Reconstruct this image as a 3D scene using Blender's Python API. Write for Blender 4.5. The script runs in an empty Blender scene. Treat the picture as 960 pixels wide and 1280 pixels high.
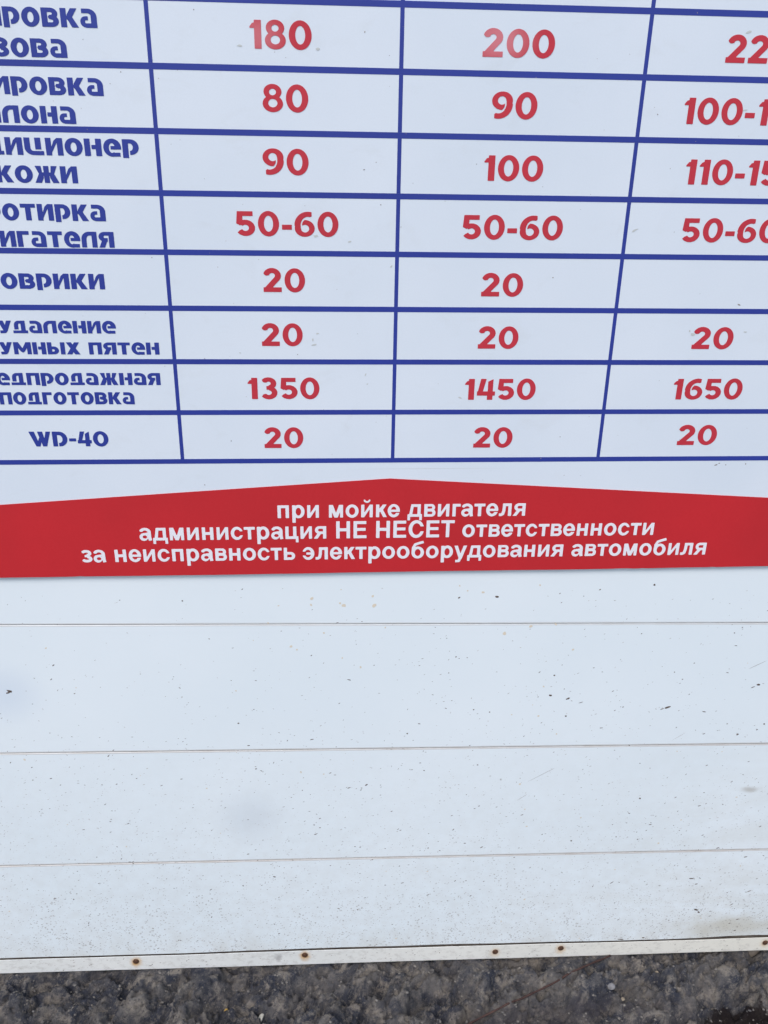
import bpy, bmesh, math, random
import numpy as np
from mathutils import Matrix, Vector

# ------------------------------------------------------------------ camera
SC = bpy.context.scene
D, H0 = 1.20889, 1.503                 # metres from the board's face, eye height
YAW, PITCH, ROLL, FPX = 0.0770385, 0.4085788, 0.0370541, 1080.22
THETA = 0.01716495                     # the board hangs very slightly out of level
f = Vector((math.sin(YAW)*math.cos(PITCH), math.cos(YAW)*math.cos(PITCH), -math.sin(PITCH)))
rt = Vector((math.cos(YAW), -math.sin(YAW), 0.0)); up = rt.cross(f)
R = math.cos(ROLL)*rt + math.sin(ROLL)*up
U = -math.sin(ROLL)*rt + math.cos(ROLL)*up
CAM = Vector((0, -D, H0))
cd = bpy.data.cameras.new('camera'); co = bpy.data.objects.new('camera', cd)
SC.collection.objects.link(co); SC.camera = co
cd.sensor_fit = 'VERTICAL'; cd.sensor_height = 24; cd.lens = 24*FPX/1280
cd.clip_start = 0.02; cd.clip_end = 2000
m = Matrix((R, U, -f)).transposed().to_4x4(); m.translation = CAM
co.matrix_world = m
SC.render.resolution_x = 768; SC.render.resolution_y = 1024

# ------------------------------------------------------------------ light
SUN_EL, SUN_AZ = math.radians(52), math.radians(205)     # azimuth clockwise from +Y
w = bpy.data.worlds.new('World'); SC.world = w; w.use_nodes = True
nt = w.node_tree; nt.nodes.clear()
sky = nt.nodes.new('ShaderNodeTexSky'); sky.sky_type = 'NISHITA'; sky.sun_disc = False
sky.sun_elevation = SUN_EL; sky.sun_rotation = SUN_AZ
sky.air_density = 1.0; sky.dust_density = 1.8; sky.ozone_density = 1.0
bg = nt.nodes.new('ShaderNodeBackground'); bg.inputs['Strength'].default_value = 0.13
wo = nt.nodes.new('ShaderNodeOutputWorld')
nt.links.new(sky.outputs[0], bg.inputs[0]); nt.links.new(bg.outputs[0], wo.inputs[0])
sl = bpy.data.lights.new('sun', 'SUN'); sl.energy = 1.4; sl.angle = math.radians(24); sl.color = (1, .965, .92)
so = bpy.data.objects.new('sun', sl); SC.collection.objects.link(so)
sdir = Vector((math.sin(SUN_AZ)*math.cos(SUN_EL), math.cos(SUN_AZ)*math.cos(SUN_EL), math.sin(SUN_EL)))
so.rotation_euler = sdir.to_track_quat('Z', 'Y').to_euler()
SC.view_settings.view_transform = 'Standard'; SC.view_settings.look = 'None'
SC.view_settings.exposure = 0.64; SC.view_settings.gamma = 1.0

# ------------------------------------------------------------------ helpers
rnd = random.Random(7); nr = np.random.default_rng(11)
col = SC.collection

def ray(px, py):
    """direction of a pixel of the 960x1280 photograph (used once, to measure places)"""
    return f + R*((px-480)/FPX) - U*((py-640)/FPX)
def on_wall(px, py, y=0.0):
    d = ray(px, py); t = (D+y)/d.y; p = CAM + d*t
    return p.x, p.z
def on_ground(px, py, z=0.0):
    d = ray(px, py); t = (z-H0)/d.z; p = CAM + d*t
    return p.x, p.y
CT, ST = math.cos(THETA), math.sin(THETA)
def uv(px, py):                       # place on the board, metres
    x, z = on_wall(px, py); z -= H0
    return x*CT+z*ST, -x*ST+z*CT

def mesh_obj(name, verts, faces, mat=None, parent=None, smooth=False):
    me = bpy.data.meshes.new(name); me.from_pydata([tuple(map(float, v)) for v in verts], [], faces); me.update()
    o = bpy.data.objects.new(name, me); col.objects.link(o)
    if mat: me.materials.append(mat)
    if parent: o.parent = parent
    if smooth:
        for p in me.polygons: p.use_smooth = True
    return o
def bm_obj(name, bm, mat=None, parent=None, smooth=False):
    me = bpy.data.meshes.new(name); bm.to_mesh(me); bm.free()
    o = bpy.data.objects.new(name, me); col.objects.link(o)
    if mat: me.materials.append(mat)
    if parent: o.parent = parent
    if smooth:
        for p in me.polygons: p.use_smooth = True
    return o
def empty(name, loc, label, cat, group=None):
    o = bpy.data.objects.new(name, None); col.objects.link(o); o.location = loc
    o['label'] = label; o['category'] = cat
    if group: o['group'] = group
    return o
def tag(o, label, cat, group=None):
    o['label'] = label; o['category'] = cat
    if group: o['group'] = group
    return o

class N:
    """small node-tree builder"""
    def __init__(s, name):
        s.m = bpy.data.materials.new(name); s.m.use_nodes = True
        s.t = s.m.node_tree; s.b = s.t.nodes['Principled BSDF']
    def n(s, typ, **kw):
        x = s.t.nodes.new('ShaderNode'+typ)
        for k, v in kw.items():
            if k.startswith('i_'):
                x.inputs[k[2:].replace('_', ' ')].default_value = v
            else: setattr(x, k, v)
        return x
    def l(s, a, b): s.t.links.new(a, b)
    def geo(s): return s.n('NewGeometry').outputs['Position']
    def noise(s, scale, detail=4, rough=.55, dist=0, vec=None, stretch=None):
        v = vec or s.geo()
        if stretch:
            mp = s.n('Mapping'); mp.inputs['Scale'].default_value = stretch; s.l(v, mp.inputs[0]); v = mp.outputs[0]
        x = s.n('TexNoise'); x.inputs['Scale'].default_value = scale; x.inputs['Detail'].default_value = detail
        x.inputs['Roughness'].default_value = rough; x.inputs['Distortion'].default_value = dist
        s.l(v, x.inputs['Vector']); return x.outputs['Fac']
    def ramp(s, fac, a, b, lo=(0, 0, 0, 1), hi=(1, 1, 1, 1)):
        x = s.n('ValToRGB'); e = x.color_ramp.elements
        e[0].position = a; e[1].position = b; e[0].color = lo; e[1].color = hi
        s.l(fac, x.inputs[0]); return x.outputs[0]
    def mix(s, fac, a, b, mode='MIX'):
        x = s.n('MixRGB', blend_type=mode)
        for sock, v in ((x.inputs[0], fac), (x.inputs[1], a), (x.inputs[2], b)):
            if hasattr(v, 'links') or hasattr(v, 'is_linked'): s.l(v, sock)
            elif isinstance(v, (int, float)): sock.default_value = v
            else: sock.default_value = (*v, 1) if len(v) == 3 else v
        return x.outputs[0]
    def math(s, op, a, b=0.0, c=None):
        x = s.n('Math', operation=op)
        for sock, v in zip(x.inputs, (a, b, c)):
            if v is None: continue
            if hasattr(v, 'is_linked'): s.l(v, sock)
            else: sock.default_value = v
        return x.outputs[0]
    def spot(s, pos, rx, rz, soft=1.0, wob=0.0, wscale=60):
        """1 inside an ellipse on the wall, falling to 0 outside"""
        mp = s.n('Vector Math'.replace(' ', ''), operation='SUBTRACT'); s.l(s.geo(), mp.inputs[0]); mp.inputs[1].default_value = (pos[0], 0, pos[1])
        m2 = s.n('VectorMath', operation='MULTIPLY'); s.l(mp.outputs[0], m2.inputs[0]); m2.inputs[1].default_value = (1/rx, 0, 1/rz)
        ln = s.n('VectorMath', operation='LENGTH'); s.l(m2.outputs[0], ln.inputs[0]); d = ln.outputs['Value']
        if wob: d = s.math('ADD', d, s.math('MULTIPLY', s.math('SUBTRACT', s.noise(wscale, 5), .5), wob))
        x = s.n('MapRange', interpolation_type='SMOOTHSTEP'); s.l(d, x.inputs['Value'])
        x.inputs['From Min'].default_value = 1.0; x.inputs['From Max'].default_value = max(0.0, 1-soft)
        x.inputs['To Min'].default_value = 0; x.inputs['To Max'].default_value = 1
        return x.outputs[0]
    def base(s, c):
        if hasattr(c, 'is_linked'): s.l(c, s.b.inputs['Base Color'])
        else: s.b.inputs['Base Color'].default_value = (*c, 1)
    def set(s, rough=.5, spec=.5, metal=0):
        s.b.inputs['Roughness'].default_value = rough; s.b.inputs['Specular IOR Level'].default_value = spec
        s.b.inputs['Metallic'].default_value = metal
    def bump(s, h, strength=.3, dist=.001):
        x = s.n('Bump'); x.inputs['Strength'].default_value = strength; x.inputs['Distance'].default_value = dist
        s.l(h, x.inputs['Height']); s.l(x.outputs[0], s.b.inputs['Normal'])

# ------------------------------------------------------------------ materials
YP = 0.006                             # face of the cladding, behind the board
k = N('printed_white')
c = k.mix(k.ramp(k.noise(3, 4), .35, .7), (.62, .68, .745), (.67, .72, .78))
c = k.mix(k.math('MULTIPLY', k.ramp(k.noise(14, 6, .65, .6, stretch=(1, 1, 1.6)), .56, .78), .22), c, (.50, .52, .52))
c = k.mix(k.math('MULTIPLY', k.ramp(k.noise(420, 2, .5), .35, .65), .05), c, (.45, .47, .50))
k.base(c); k.set(.42, .35); k.bump(k.noise(9, 3), .25, .0006); M_BOARD = k.m

def film(name, col_, fade=None, rough=.38):  # fade: reflection spots painted into the film colour
    k = N(name)
    c = k.mix(k.math('MULTIPLY', k.ramp(k.noise(260, 3, .6), .3, .75), .10), col_, tuple(min(1, v*1.35+.02) for v in col_))
    c = k.mix(k.math('MULTIPLY', k.ramp(k.noise(6, 5), .35, .68), .45), c, tuple(v*.78+.004 for v in col_))
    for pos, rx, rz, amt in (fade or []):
        c = k.mix(k.math('MULTIPLY', k.spot(pos, rx, rz, .9, .3, 30), amt), c, (.62, .22, .25))  # reflection painted as a paler, pinker film colour
    k.base(c); k.set(rough, .3); return k.m
BLUE = film('blue_print', (.026, .044, .27))
glare_spots = [(on_wall(322, 46), .045, .030, .55), (on_wall(625, 50), .060, .040, .75)]  # glossy reflection painted into the red of two top-row prices
RED = film('red_print', (.49, .030, .048), glare_spots, .5)
BAND = film('red_band_film', (.50, .019, .026), None, .5)
k = N('white_film'); k.base((.74, .73, .77)); k.set(.45, .3); WHITE_FILM = k.m
k = N('board_edge'); k.base((.6, .6, .58)); k.set(.6, .3); EDGE = k.m

# seams of the cladding (height above ground, at the panel face)
def wz(zp): return H0 + zp*(D+YP)
SEAM0, SEAM_P = wz(-0.59806685), 0.2512
TRIM_TOP, TRIM_BOT = wz(-1.20357556), wz(-1.23340793)
k = N('cladding_white')
pos = k.n('SeparateXYZ'); k.l(k.geo(), pos.inputs[0]); Z = pos.outputs['Z']; X = pos.outputs['X']
c = k.mix(k.ramp(k.noise(2.2, 4), .35, .7), (.69, .755, .79), (.73, .785, .815))
# general grime that settles towards the foot of the wall
low = k.n('MapRange'); k.l(Z, low.inputs[0]); low.inputs[1].default_value = .62; low.inputs[2].default_value = .02
gr = k.math('MULTIPLY', low.outputs[0], k.math('MULTIPLY', k.ramp(k.noise(45, 7, .75), .38, .75), .38))
c = k.mix(gr, c, (.50, .49, .46))
right = k.n('MapRange'); k.l(X, right.inputs[0]); right.inputs[1].default_value = .3; right.inputs[2].default_value = 1.0
sm = k.math('MULTIPLY', right.outputs[0], k.math('MULTIPLY', low.outputs[0], k.ramp(k.noise(9, 6, .6, 1, stretch=(.5, 1, 2)), .42, .7)))
c = k.mix(k.math('MULTIPLY', sm, .6), c, (.53, .52, .46))
# dirt held along the joints (tan line just under and over each)
fr = k.math('FRACT', k.math('DIVIDE', k.math('SUBTRACT', Z, SEAM0-20*SEAM_P), SEAM_P))
dj = k.math('MULTIPLY', k.math('MINIMUM', fr, k.math('SUBTRACT', 1.0, fr)), SEAM_P)
jn = k.math('MULTIPLY_ADD', k.noise(40, 5, .7, stretch=(1, 1, 0)), .0042, .0016)
jd = k.math('LESS_THAN', dj, jn)
ja = k.math('MINIMUM', k.math('SUBTRACT', 1.6, k.math('DIVIDE', dj, .0027)), 1.0); ja = k.math('MAXIMUM', ja, 0.0)
hi = k.n('MapRange'); k.l(Z, hi.inputs[0]); hi.inputs[1].default_value = .80; hi.inputs[2].default_value = .45; hi.inputs[3].default_value = .6
ja = k.math('MULTIPLY', ja, hi.outputs[0])
c = k.mix(k.math('MULTIPLY', k.math('MULTIPLY', jd, ja), k.ramp(k.noise(12, 5, .7, stretch=(1, 1, 0)), .3, .75, (.55,)*3+(1,), (1, 1, 1, 1))), c, (.43, .39, .355))
# two soft round spots, one greyer and one bluer, then the grime smears
c = k.mix(k.math('MULTIPLY', k.spot(on_wall(314, 1022, YP), .082, .080, .95), .22), c, (.36, .40, .46))
c = k.mix(k.math('MULTIPLY', k.spot(on_wall(5, 868, YP), .085, .075, .95), .22), c, (.36, .45, .62))
c = k.mix(k.math('MULTIPLY', k.spot(on_wall(938, 987, YP), .026, .010, .9, .9, 70), .7), c, (.42, .41, .38))
c = k.mix(k.math('MULTIPLY', k.spot(on_wall(905, 1158, YP), .14, .045, .95, 1.2, 25), .75), c, (.50, .48, .41))
foot = k.n('MapRange'); k.l(Z, foot.inputs[0]); foot.inputs[1].default_value = .11; foot.inputs[2].default_value = .035
c = k.mix(k.math('MULTIPLY', foot.outputs[0], k.math('MULTIPLY', k.ramp(k.noise(20, 8, .75, stretch=(1, 1, .6)), .42, .68), .42)), c, (.50, .47, .40))
# fine sprinkled dirt
vn = k.n('TexVoronoi'); vn.inputs['Scale'].default_value = 150; k.l(k.geo(), vn.inputs['Vector'])
spk = k.math('LESS_THAN', vn.outputs['Distance'], k.math('MULTIPLY', k.math('MULTIPLY', low.outputs[0], k.ramp(k.noise(17, 3), .35, .65)), .34))
c = k.mix(k.math('MULTIPLY', spk, .5), c, (.30, .28, .27))
k.base(c); k.set(.38, .5); k.bump(k.math('ADD', k.noise(5, 2), k.math('MULTIPLY', k.noise(120, 4), .12)), .35, .0012); CLAD = k.m

SCREWS = [(170, 1201.5, 1.0), (381, 1193.5, 1.0), (619, 1189.5, .45), (701, 1185, .6), (956.5, 1178, .45)]
k = N('trim_painted_metal')
c = k.mix(k.ramp(k.noise(6, 5), .35, .7), (.64, .65, .63), (.71, .71, .68))
pos = k.n('SeparateXYZ'); k.l(k.geo(), pos.inputs[0])
rg = k.n('MapRange'); k.l(pos.outputs['X'], rg.inputs[0]); rg.inputs[1].default_value = -.1; rg.inputs[2].default_value = .9
c = k.mix(k.math('MULTIPLY', rg.outputs[0], .9), c, (.70, .67, .585))
c = k.mix(k.math('MULTIPLY', k.ramp(k.noise(55, 8, .78, stretch=(1, 1, 1.5)), .50, .70), .6), c, (.36, .34, .31))
c = k.mix(k.math('MULTIPLY', k.spot(on_wall(348, 1195, YP), .010, .016, .8, 1.3, 120), .6), c, (.22, .21, .21))
YT = YP-.003
for sx, sy, a in SCREWS:
    p = on_wall(sx, sy, YT)
    c = k.mix(k.math('MULTIPLY', k.spot((p[0], p[1]-.003), .0150, .0185, .85, .6, 130), .9*a), c, (.50, .27, .06))
    c = k.mix(k.math('MULTIPLY', k.spot((p[0], p[1]-.001), .008, .009, .6, .5, 150), .8), c, (.16, .07, .03))
k.base(c); k.set(.55, .4); k.bump(k.noise(18, 4), .4, .001); TRIM = k.m
k = N('rusty_screw')
k.base(k.mix(k.ramp(k.noise(500, 4), .35, .7), (.035, .018, .012), (.13, .06, .03))); k.set(.8, .3)
k.bump(k.noise(900, 4), .6, .0008); RUST = k.m
k = N('joint_dirt'); k.base(k.mix(k.ramp(k.noise(30, 6), .35, .7), (.17, .145, .125), (.34, .305, .27))); k.set(.9, .1); CORE = k.m
k = N('dark_mud'); k.base(k.mix(k.noise(300, 2), (.06, .05, .045), (.16, .12, .10))); k.set(.9, .1); MUD = k.m
k = N('grey_dust'); k.base(k.mix(k.ramp(k.noise(25, 2), .35, .65), (.15, .13, .12), (.36, .32, .30))); k.set(.9, .1); DUST = k.m
k = N('ochre_dirt'); k.base((.64, .57, .46)); k.set(.9, .1); OCHRE = k.m
k = N('rusty_wire'); k.base(k.mix(k.ramp(k.noise(80, 5), .35, .7), (.040, .022, .020), (.078, .046, .038))); k.set(.9, .2); k.bump(k.noise(400, 4), .6, .001); WIRE = k.m

# ground: broken dusty asphalt
k = N('rough_asphalt_and_dirt')
PIT = on_ground(935, 1275)
n1 = k.ramp(k.noise(14, 8, .68, .3), .42, .60)
n2 = k.ramp(k.noise(34, 9, .74, .35), .50, .62)
c = k.mix(n1, (.046, .050, .066), (.158, .146, .138))
c = k.mix(k.math('MULTIPLY', n2, .85), c, (.300, .265, .225))
c = k.mix(k.math('MULTIPLY', k.ramp(k.noise(22, 5, .7), .5, .7), .6), c, (.026, .030, .044))
c = k.mix(k.math('MULTIPLY', k.ramp(k.noise(240, 3, .7), .58, .72), .7), c, (.26, .23, .19))
c = k.mix(k.math('MULTIPLY', k.ramp(k.noise(180, 3, .7), .30, .42, (1, 1, 1, 1), (0, 0, 0, 1)), .7), c, (.020, .022, .030))
def gspot(cx, cy, rx, ry, soft, wob, ws):
    mp = k.n('VectorMath', operation='SUBTRACT'); k.l(k.geo(), mp.inputs[0]); mp.inputs[1].default_value = (cx, cy, 0)
    m2 = k.n('VectorMath', operation='MULTIPLY'); k.l(mp.outputs[0], m2.inputs[0]); m2.inputs[1].default_value = (1/rx, 1/ry, 0)
    ln = k.n('VectorMath', operation='LENGTH'); k.l(m2.outputs[0], ln.inputs[0])
    d = k.math('ADD', ln.outputs['Value'], k.math('MULTIPLY', k.math('SUBTRACT', k.noise(ws, 5), .5), wob))
    x = k.n('MapRange', interpolation_type='SMOOTHSTEP'); k.l(d, x.inputs['Value'])
    x.inputs['From Min'].default_value = 1; x.inputs['From Max'].default_value = 1-soft
    return x.outputs[0]
g = on_ground(640, 1262)
c = k.mix(k.math('MULTIPLY', gspot(g[0]+.1, g[1], .30, .035, .8, 1.2, 20), .55), c, (.078, .068, .070))
c = k.mix(k.math('MULTIPLY', gspot(PIT[0], PIT[1], .085, .058, .22, .9, 30), .93), c, (.014, .009, .009))
k.base(c); k.set(.95, .2)
k.bump(k.math('ADD', k.noise(130, 9, .8), k.math('MULTIPLY', k.noise(420, 5, .75), .5)), 1.0, .007); GROUND = k.m
k = N('grit'); ob = k.n('ObjectInfo')
k.base(k.mix(k.ramp(k.noise(60, 3), .35, .65), (.05, .05, .056), (.19, .175, .155))); k.set(.9, .2); GRIT = k.m
def stone_mat(name, a, b):
    k = N(name); k.base(k.mix(k.ramp(k.noise(160, 5), .3, .7), a, b)); k.set(.85, .25); k.bump(k.noise(500, 4), .5, .0008); return k.m

# ------------------------------------------------------------------ ground sheet
def vnoise(x, y, seed):
    xi = np.floor(x).astype(np.int64); yi = np.floor(y).astype(np.int64); fx = x-xi; fy = y-yi
    fx = fx*fx*(3-2*fx); fy = fy*fy*(3-2*fy)
    def h(a, b):
        n = (a*374761393 + b*668265263 + seed*974711) & 0x7fffffff
        n = ((n ^ (n >> 13))*1274126177) & 0x7fffffff
        return ((n ^ (n >> 16)) & 0xffff)/65535.0
    return (h(xi, yi)*(1-fx)+h(xi+1, yi)*fx)*(1-fy) + (h(xi, yi+1)*(1-fx)+h(xi+1, yi+1)*fx)*fy
def fbm(x, y, s, o=4, g=.5, rid=False):
    a, t, n = 1.0, 0.0, 0.0
    for i in range(o):
        v = vnoise(x*2**i+13.7*i, y*2**i-7.3*i, s+i)
        if rid: v = 1-abs(2*v-1)
        t = t+a*v; n += a; a *= g
    return t/n
def ground_h(X, Y):
    wx = X+.03*(fbm(X*18, Y*18, 3)-.5); wy = Y+.03*(fbm(X*18, Y*18, 9)-.5)
    a = math.radians(35); rx = wx*math.cos(a)+wy*math.sin(a); ry = -wx*math.sin(a)+wy*math.cos(a)
    lump = fbm(rx*16, ry*28, 21, 4, .5)
    crag = fbm(rx*38, ry*70, 41, 4, .55, True)
    fine = fbm(X*150, Y*150, 61, 3, .6)
    h = .110*(lump-.5) + .044*(crag-.55) + .009*(fine-.5)
    px, py = PIT
    q = np.sqrt(((X-px)/.085)**2+((Y-py)/.055)**2) + .5*(fbm(X*25, Y*25, 77)-.5)
    h = h - .028*np.clip(1.15-q, 0, .6)/.6
    # trodden flatter away to the right-hand middle
    g = on_ground(640, 1262); q2 = np.sqrt(((X-g[0]-.1)/.35)**2+((Y-g[1]+.01)/.05)**2)
    h = h*(1-.45*np.clip(1.2-q2, 0, 1))
    near = np.clip((Y+.06)/.06, 0, 1)
    h = (np.minimum(h, .030)-.016)*(1-.30*near)
    cap = .001+.35*np.clip(-Y-.006, 0, 1)
    return np.where(h > cap, cap+(h-cap)*.15, h)
def spaced(lo, hi, st, far):
    mid = np.arange(lo, hi+st/2, st); out = [mid]
    for sgn, e in ((-1, lo), (1, mid[-1])):
        s, v, r = st, e, []
        while abs(v) < far: s *= 1.35; v += sgn*s; r.append(v)
        out.append(np.array(r))
    return np.sort(np.concatenate(out))
gx = spaced(-1.0, 1.35, .003, 400); gy = spaced(-.42, .03, .003, 400)
XX, YY = np.meshgrid(gx, gy); ZZ = ground_h(XX, YY)
ZZ = np.where((np.abs(XX) > 6) | (np.abs(YY) > 6), -.008, ZZ)
nx, ny = len(gx), len(gy)
co_ = np.stack([XX, YY, ZZ], -1).reshape(-1, 3)
i, j = np.meshgrid(np.arange(nx-1), np.arange(ny-1)); b0 = (j*nx+i).ravel()
fc = np.stack([b0, b0+1, b0+nx+1, b0+nx], -1)
me = bpy.data.meshes.new('ground'); me.vertices.add(len(co_)); me.vertices.foreach_set('co', co_.ravel())
me.loops.add(fc.size); me.loops.foreach_set('vertex_index', fc.ravel())
me.polygons.add(len(fc)); me.polygons.foreach_set('loop_start', np.arange(0, fc.size, 4)); me.polygons.foreach_set('loop_total', np.full(len(fc), 4))
me.polygons.foreach_set('use_smooth', np.ones(len(fc), bool)); me.update(); me.validate()
me.materials.append(GROUND)
ground = bpy.data.objects.new('ground', me); col.objects.link(ground); ground['kind'] = 'structure'

# ------------------------------------------------------------------ panelled wall
wall = empty('panelled_wall', (.1, YP, 0), 'white wall of wide horizontal panels with dirt specks and a screwed bottom strip', 'wall')
WX0, WX1, WTOP = -2.6, 2.8, 3.0
def loc_obj(name, verts, faces, mat, parent, off, smooth=False):
    return mesh_obj(name, [(v[0]-off[0], v[1]-off[1], v[2]-off[2]) for v in verts], faces, mat, parent, smooth)
WO = (.1, YP, 0)
def slab_profile(name, prof, x0, x1, mat, parent, off, nxs=1, wave=None):
    """extrude a closed y-z profile along x; wave(x, i) shifts z of profile point i"""
    xs = [x0+(x1-x0)*t/nxs for t in range(nxs+1)]; n = len(prof); V = []; F = []
    for x in xs:
        for q, (y, z) in enumerate(prof): V.append((x, y, z+(wave(x, q) if wave else 0)))
    for s in range(nxs):
        for q in range(n):
            a, b = s*n+q, s*n+(q+1) % n
            F.append((a, b, b+n, a+n))
    F.append(tuple(range(n-1, -1, -1))); F.append(tuple(range(nxs*n, nxs*n+n)))
    return loc_obj(name, V, F, mat, parent, off)
BACK = YP+.014
def panel(z0, z1, wave=None, nxs=1):
    g, ch = .0006, .0007
    a, b = z0+g, z1-g
    return slab_profile('cladding_panel', [(BACK, a), (YP+ch, a), (YP, a+ch), (YP, b-ch), (YP+ch, b), (BACK, b)], WX0, WX1, CLAD, wall, WO, nxs, wave)
def pn(x, a=1.0): return .0011*a*math.sin(x*5.1+1)+.0005*a*math.sin(x*13.3+2)+.0003*a*math.sin(x*31)
zs = [SEAM0-2*SEAM_P+SEAM_P*q for q in range(0, 20)]
for q in range(len(zs)-1):
    z0, z1 = zs[q], min(zs[q+1], WTOP)
    if z0 >= WTOP: break
    panel(z0, z1)
# lowest panel, cut short, its edge lifting off a little at the right
def gap(x):
    return .0006+.0005*math.sin(x*7+.6)+(.0032*math.exp(-((x-on_wall(925, 1174, YP)[0])/.08)**2)+.0012*math.exp(-((x-on_wall(560, 1180, YP)[0])/.07)**2))
panel(TRIM_TOP-.004, zs[0], lambda x, q: (.004+gap(x)+pn(x)) if q in (0, 1, 2) else 0, 90)
slab_profile('wall_core', [(BACK+.0005, -.05), (BACK+.0005, WTOP-.02), (BACK+.14, WTOP-.02), (BACK+.14, -.05)], WX0+.01, WX1-.01, CORE, wall, WO)
def trim_wave(x, q): return pn(x, .8) if q in (1, 2, 3) else .0004*math.sin(x*9)
tr = slab_profile('bottom_trim', [(YT, TRIM_BOT), (YT, TRIM_TOP-.0006), (YT+.0005, TRIM_TOP), (YT+.0010, TRIM_TOP-.0006), (YT+.0010, TRIM_BOT)],
                  WX0, WX1, TRIM, wall, WO, 90, trim_wave)
xs_all = []
for sx, sy, a in SCREWS + [(None, q, 0) for q in (-1.9, -1.35, -.95, 1.25, 1.7, 2.3)]:
    if sx is None: x, z = sy, (TRIM_TOP+TRIM_BOT)/2
    else: x, z = on_wall(sx, sy, YT)
    bm = bmesh.new()
    for ring, (r_, y_) in enumerate([(.0058, 0), (.0056, -.0013), (.0036, -.0024), (.0014, -.0026)]):
        for t in range(12):
            an = t*math.pi/6; bm.verts.new((r_*math.cos(an), y_, r_*math.sin(an)))
    bm.verts.ensure_lookup_table(); v = bm.verts
    for ring in range(3):
        for t in range(12):
            u_ = (t+1) % 12; bm.faces.new((v[ring*12+t], v[ring*12+u_], v[ring*12+12+u_], v[ring*12+12+t]))
    bm.faces.new([v[36+t] for t in range(12)])
    bmesh.ops.recalc_face_normals(bm, faces=bm.faces)
    o = bm_obj('screw', bm, RUST, tr); o.location = (x-WO[0], YT-WO[1], z)

# dirt flecks thrown up from the ground
def flecks(name, items, mat, parent, off, y, thick=.0004):
    """items: (x, z, half-length, half-width, angle)"""
    V, F = [], []
    for x, z, a, b, an in items:
        n = 7 if a > .0012 else 5; s = len(V); ca, sa = math.cos(an), math.sin(an)
        ph = rnd.random()*6
        for t in range(n):
            th = ph+t*2*math.pi/n; r_ = rnd.uniform(.65, 1.2)
            dx, dz = a*r_*math.cos(th), b*r_*math.sin(th)
            V.append((x+dx*ca-dz*sa, y, z+dx*sa+dz*ca))
        V.append((x, y-thick, z))
        for t in range(n): F.append((s+t, s+(t+1) % n, s+n))
    o = loc_obj(name, V, F, mat, parent, off); o['kind'] = 'stuff'; return o
DY = YP-.0002
big = [(12,864,6,3,-20),(10,866,4,2,10),(298,904,1.8,1.6,0),(228,751,1.6,1.4,0),(621,746,4,2.6,0),(574,747,2.5,1.3,30),(818,731,2.5,2,0),(750,737,2,1,30),
 (688,869,3.2,2,-10),(710,873,4.6,1.8,20),(726,878,4.5,.9,20),(835,884,6.2,2.2,20),(828,886,4,1.2,25),(948,856,4,2.2,0),(941,859,4,.9,25),(922,918,3.5,2,20),
 (946,912,2.6,1.4,20),(800,998,2.3,2.2,0),(509,917,1.8,1.8,0),(707,895,2,1.8,0),(693,844,2,1.6,10),(864,1098,4.5,1.5,-5),(870,1105,4.2,1.5,10),(897,1060,3.6,1.2,25),
 (932,1071,3.6,1.3,15),(602,1059,3.4,1,35),(581,1054,2.3,1.1,10),(870,1137,6,2.2,-15),(873,1140,4,1.8,-35),(765,1103,5,1,40),(936,1114,5,1.2,25),(915,1130,4,1,25),
 (922,1149,4,1.2,20),(912,1154,3,1.2,25),(804,1172,3,1.6,0),(918,1183-20,3,1.2,20),(146,980,2.2,1,10),(320,961,2.4,1,10),(458,981,3.2,1.3,35),(452,985,2,1,20),
 (343,1096,3,1.8,-10),(304,1107,1.8,1.5,0),(400,1023,2,1,30),(92,1124,1.7,1.5,0),(343,1155,1.8,1.2,0),(447,1137,1.8,2,20),(385,1113,2.2,1,-10),(41,975,1.6,1,10),
 (570,821,1.3,1.3,0),(574,823,1.2,.8,0),(584,822,1.5,.9,0),(918,791,1.5,1.3,0),(920,807,3,.6,0),(802,792,1.4,1.2,0),(843,840,1.4,1.3,0),(853,849,1.5,1,0),(592,887,1.3,1.3,0),
 (612,890,1.3,1.2,0),(561,841,1.4,1,20),(880,917,3,.8,30),(597,956,1.8,1.5,0),(530,963,1.4,1.2,0),(800,954,1.3,1.2,0),(878,1044,3.2,.9,25),(714,1051,2,1.6,0),(770,1046,1.5,1.2,0),
 (797,1049,1.7,1.4,0),(535,1060,2,1.2,20),(300,1094,1.4,1,0),(620,1185,4,1,0),(775,1174,9,1.6,-3),(784,1176,5,1.3,-8),(955,905,2,1.6,0),(950,1033,3,1.2,35),(960,1160,4,1.5,20)]
PX = .00086
def wp(px, py): return on_wall(px, py, YP)
flecks('mud_flecks', [(*wp(a, b), c_*PX*1.1, d_*PX*1.1, math.radians(e)) for a, b, c_, d_, e in big], MUD, wall, WO, DY)
A, B_, C_ = [], [], []
def rand_spot():
    while True:
        px, py = rnd.uniform(-250, 1250), rnd.uniform(735, 1188)
        dens = .03 + .50*((py-735)/450)**1.6
        dens *= .55+.45*min(1, max(0, (px+100)/900))
        dens *= .35+1.3*float(fbm(np.array([px/70.]), np.array([py/45.]), 5, 3)[0])**1.5
        if rnd.random() < dens: return px, py
for q in range(900):
    a, b = rand_spot(); s = rnd.uniform(.6, 1.5)*(1.15 if rnd.random() < .3 else .9); A.append((*wp(a, b), s*PX*rnd.uniform(1, 2.6), s*PX*.66, math.radians(rnd.gauss(18, 25))))
for q in range(9500):
    a, b = rand_spot()
    if q > 5200: b = 1188-70*rnd.random()**1.6
    s = rnd.uniform(.4, 1.0); B_.append((*wp(a, b), s*PX*rnd.uniform(1, 2.8), s*PX*.55, math.radians(rnd.gauss(12, 30))))
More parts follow.
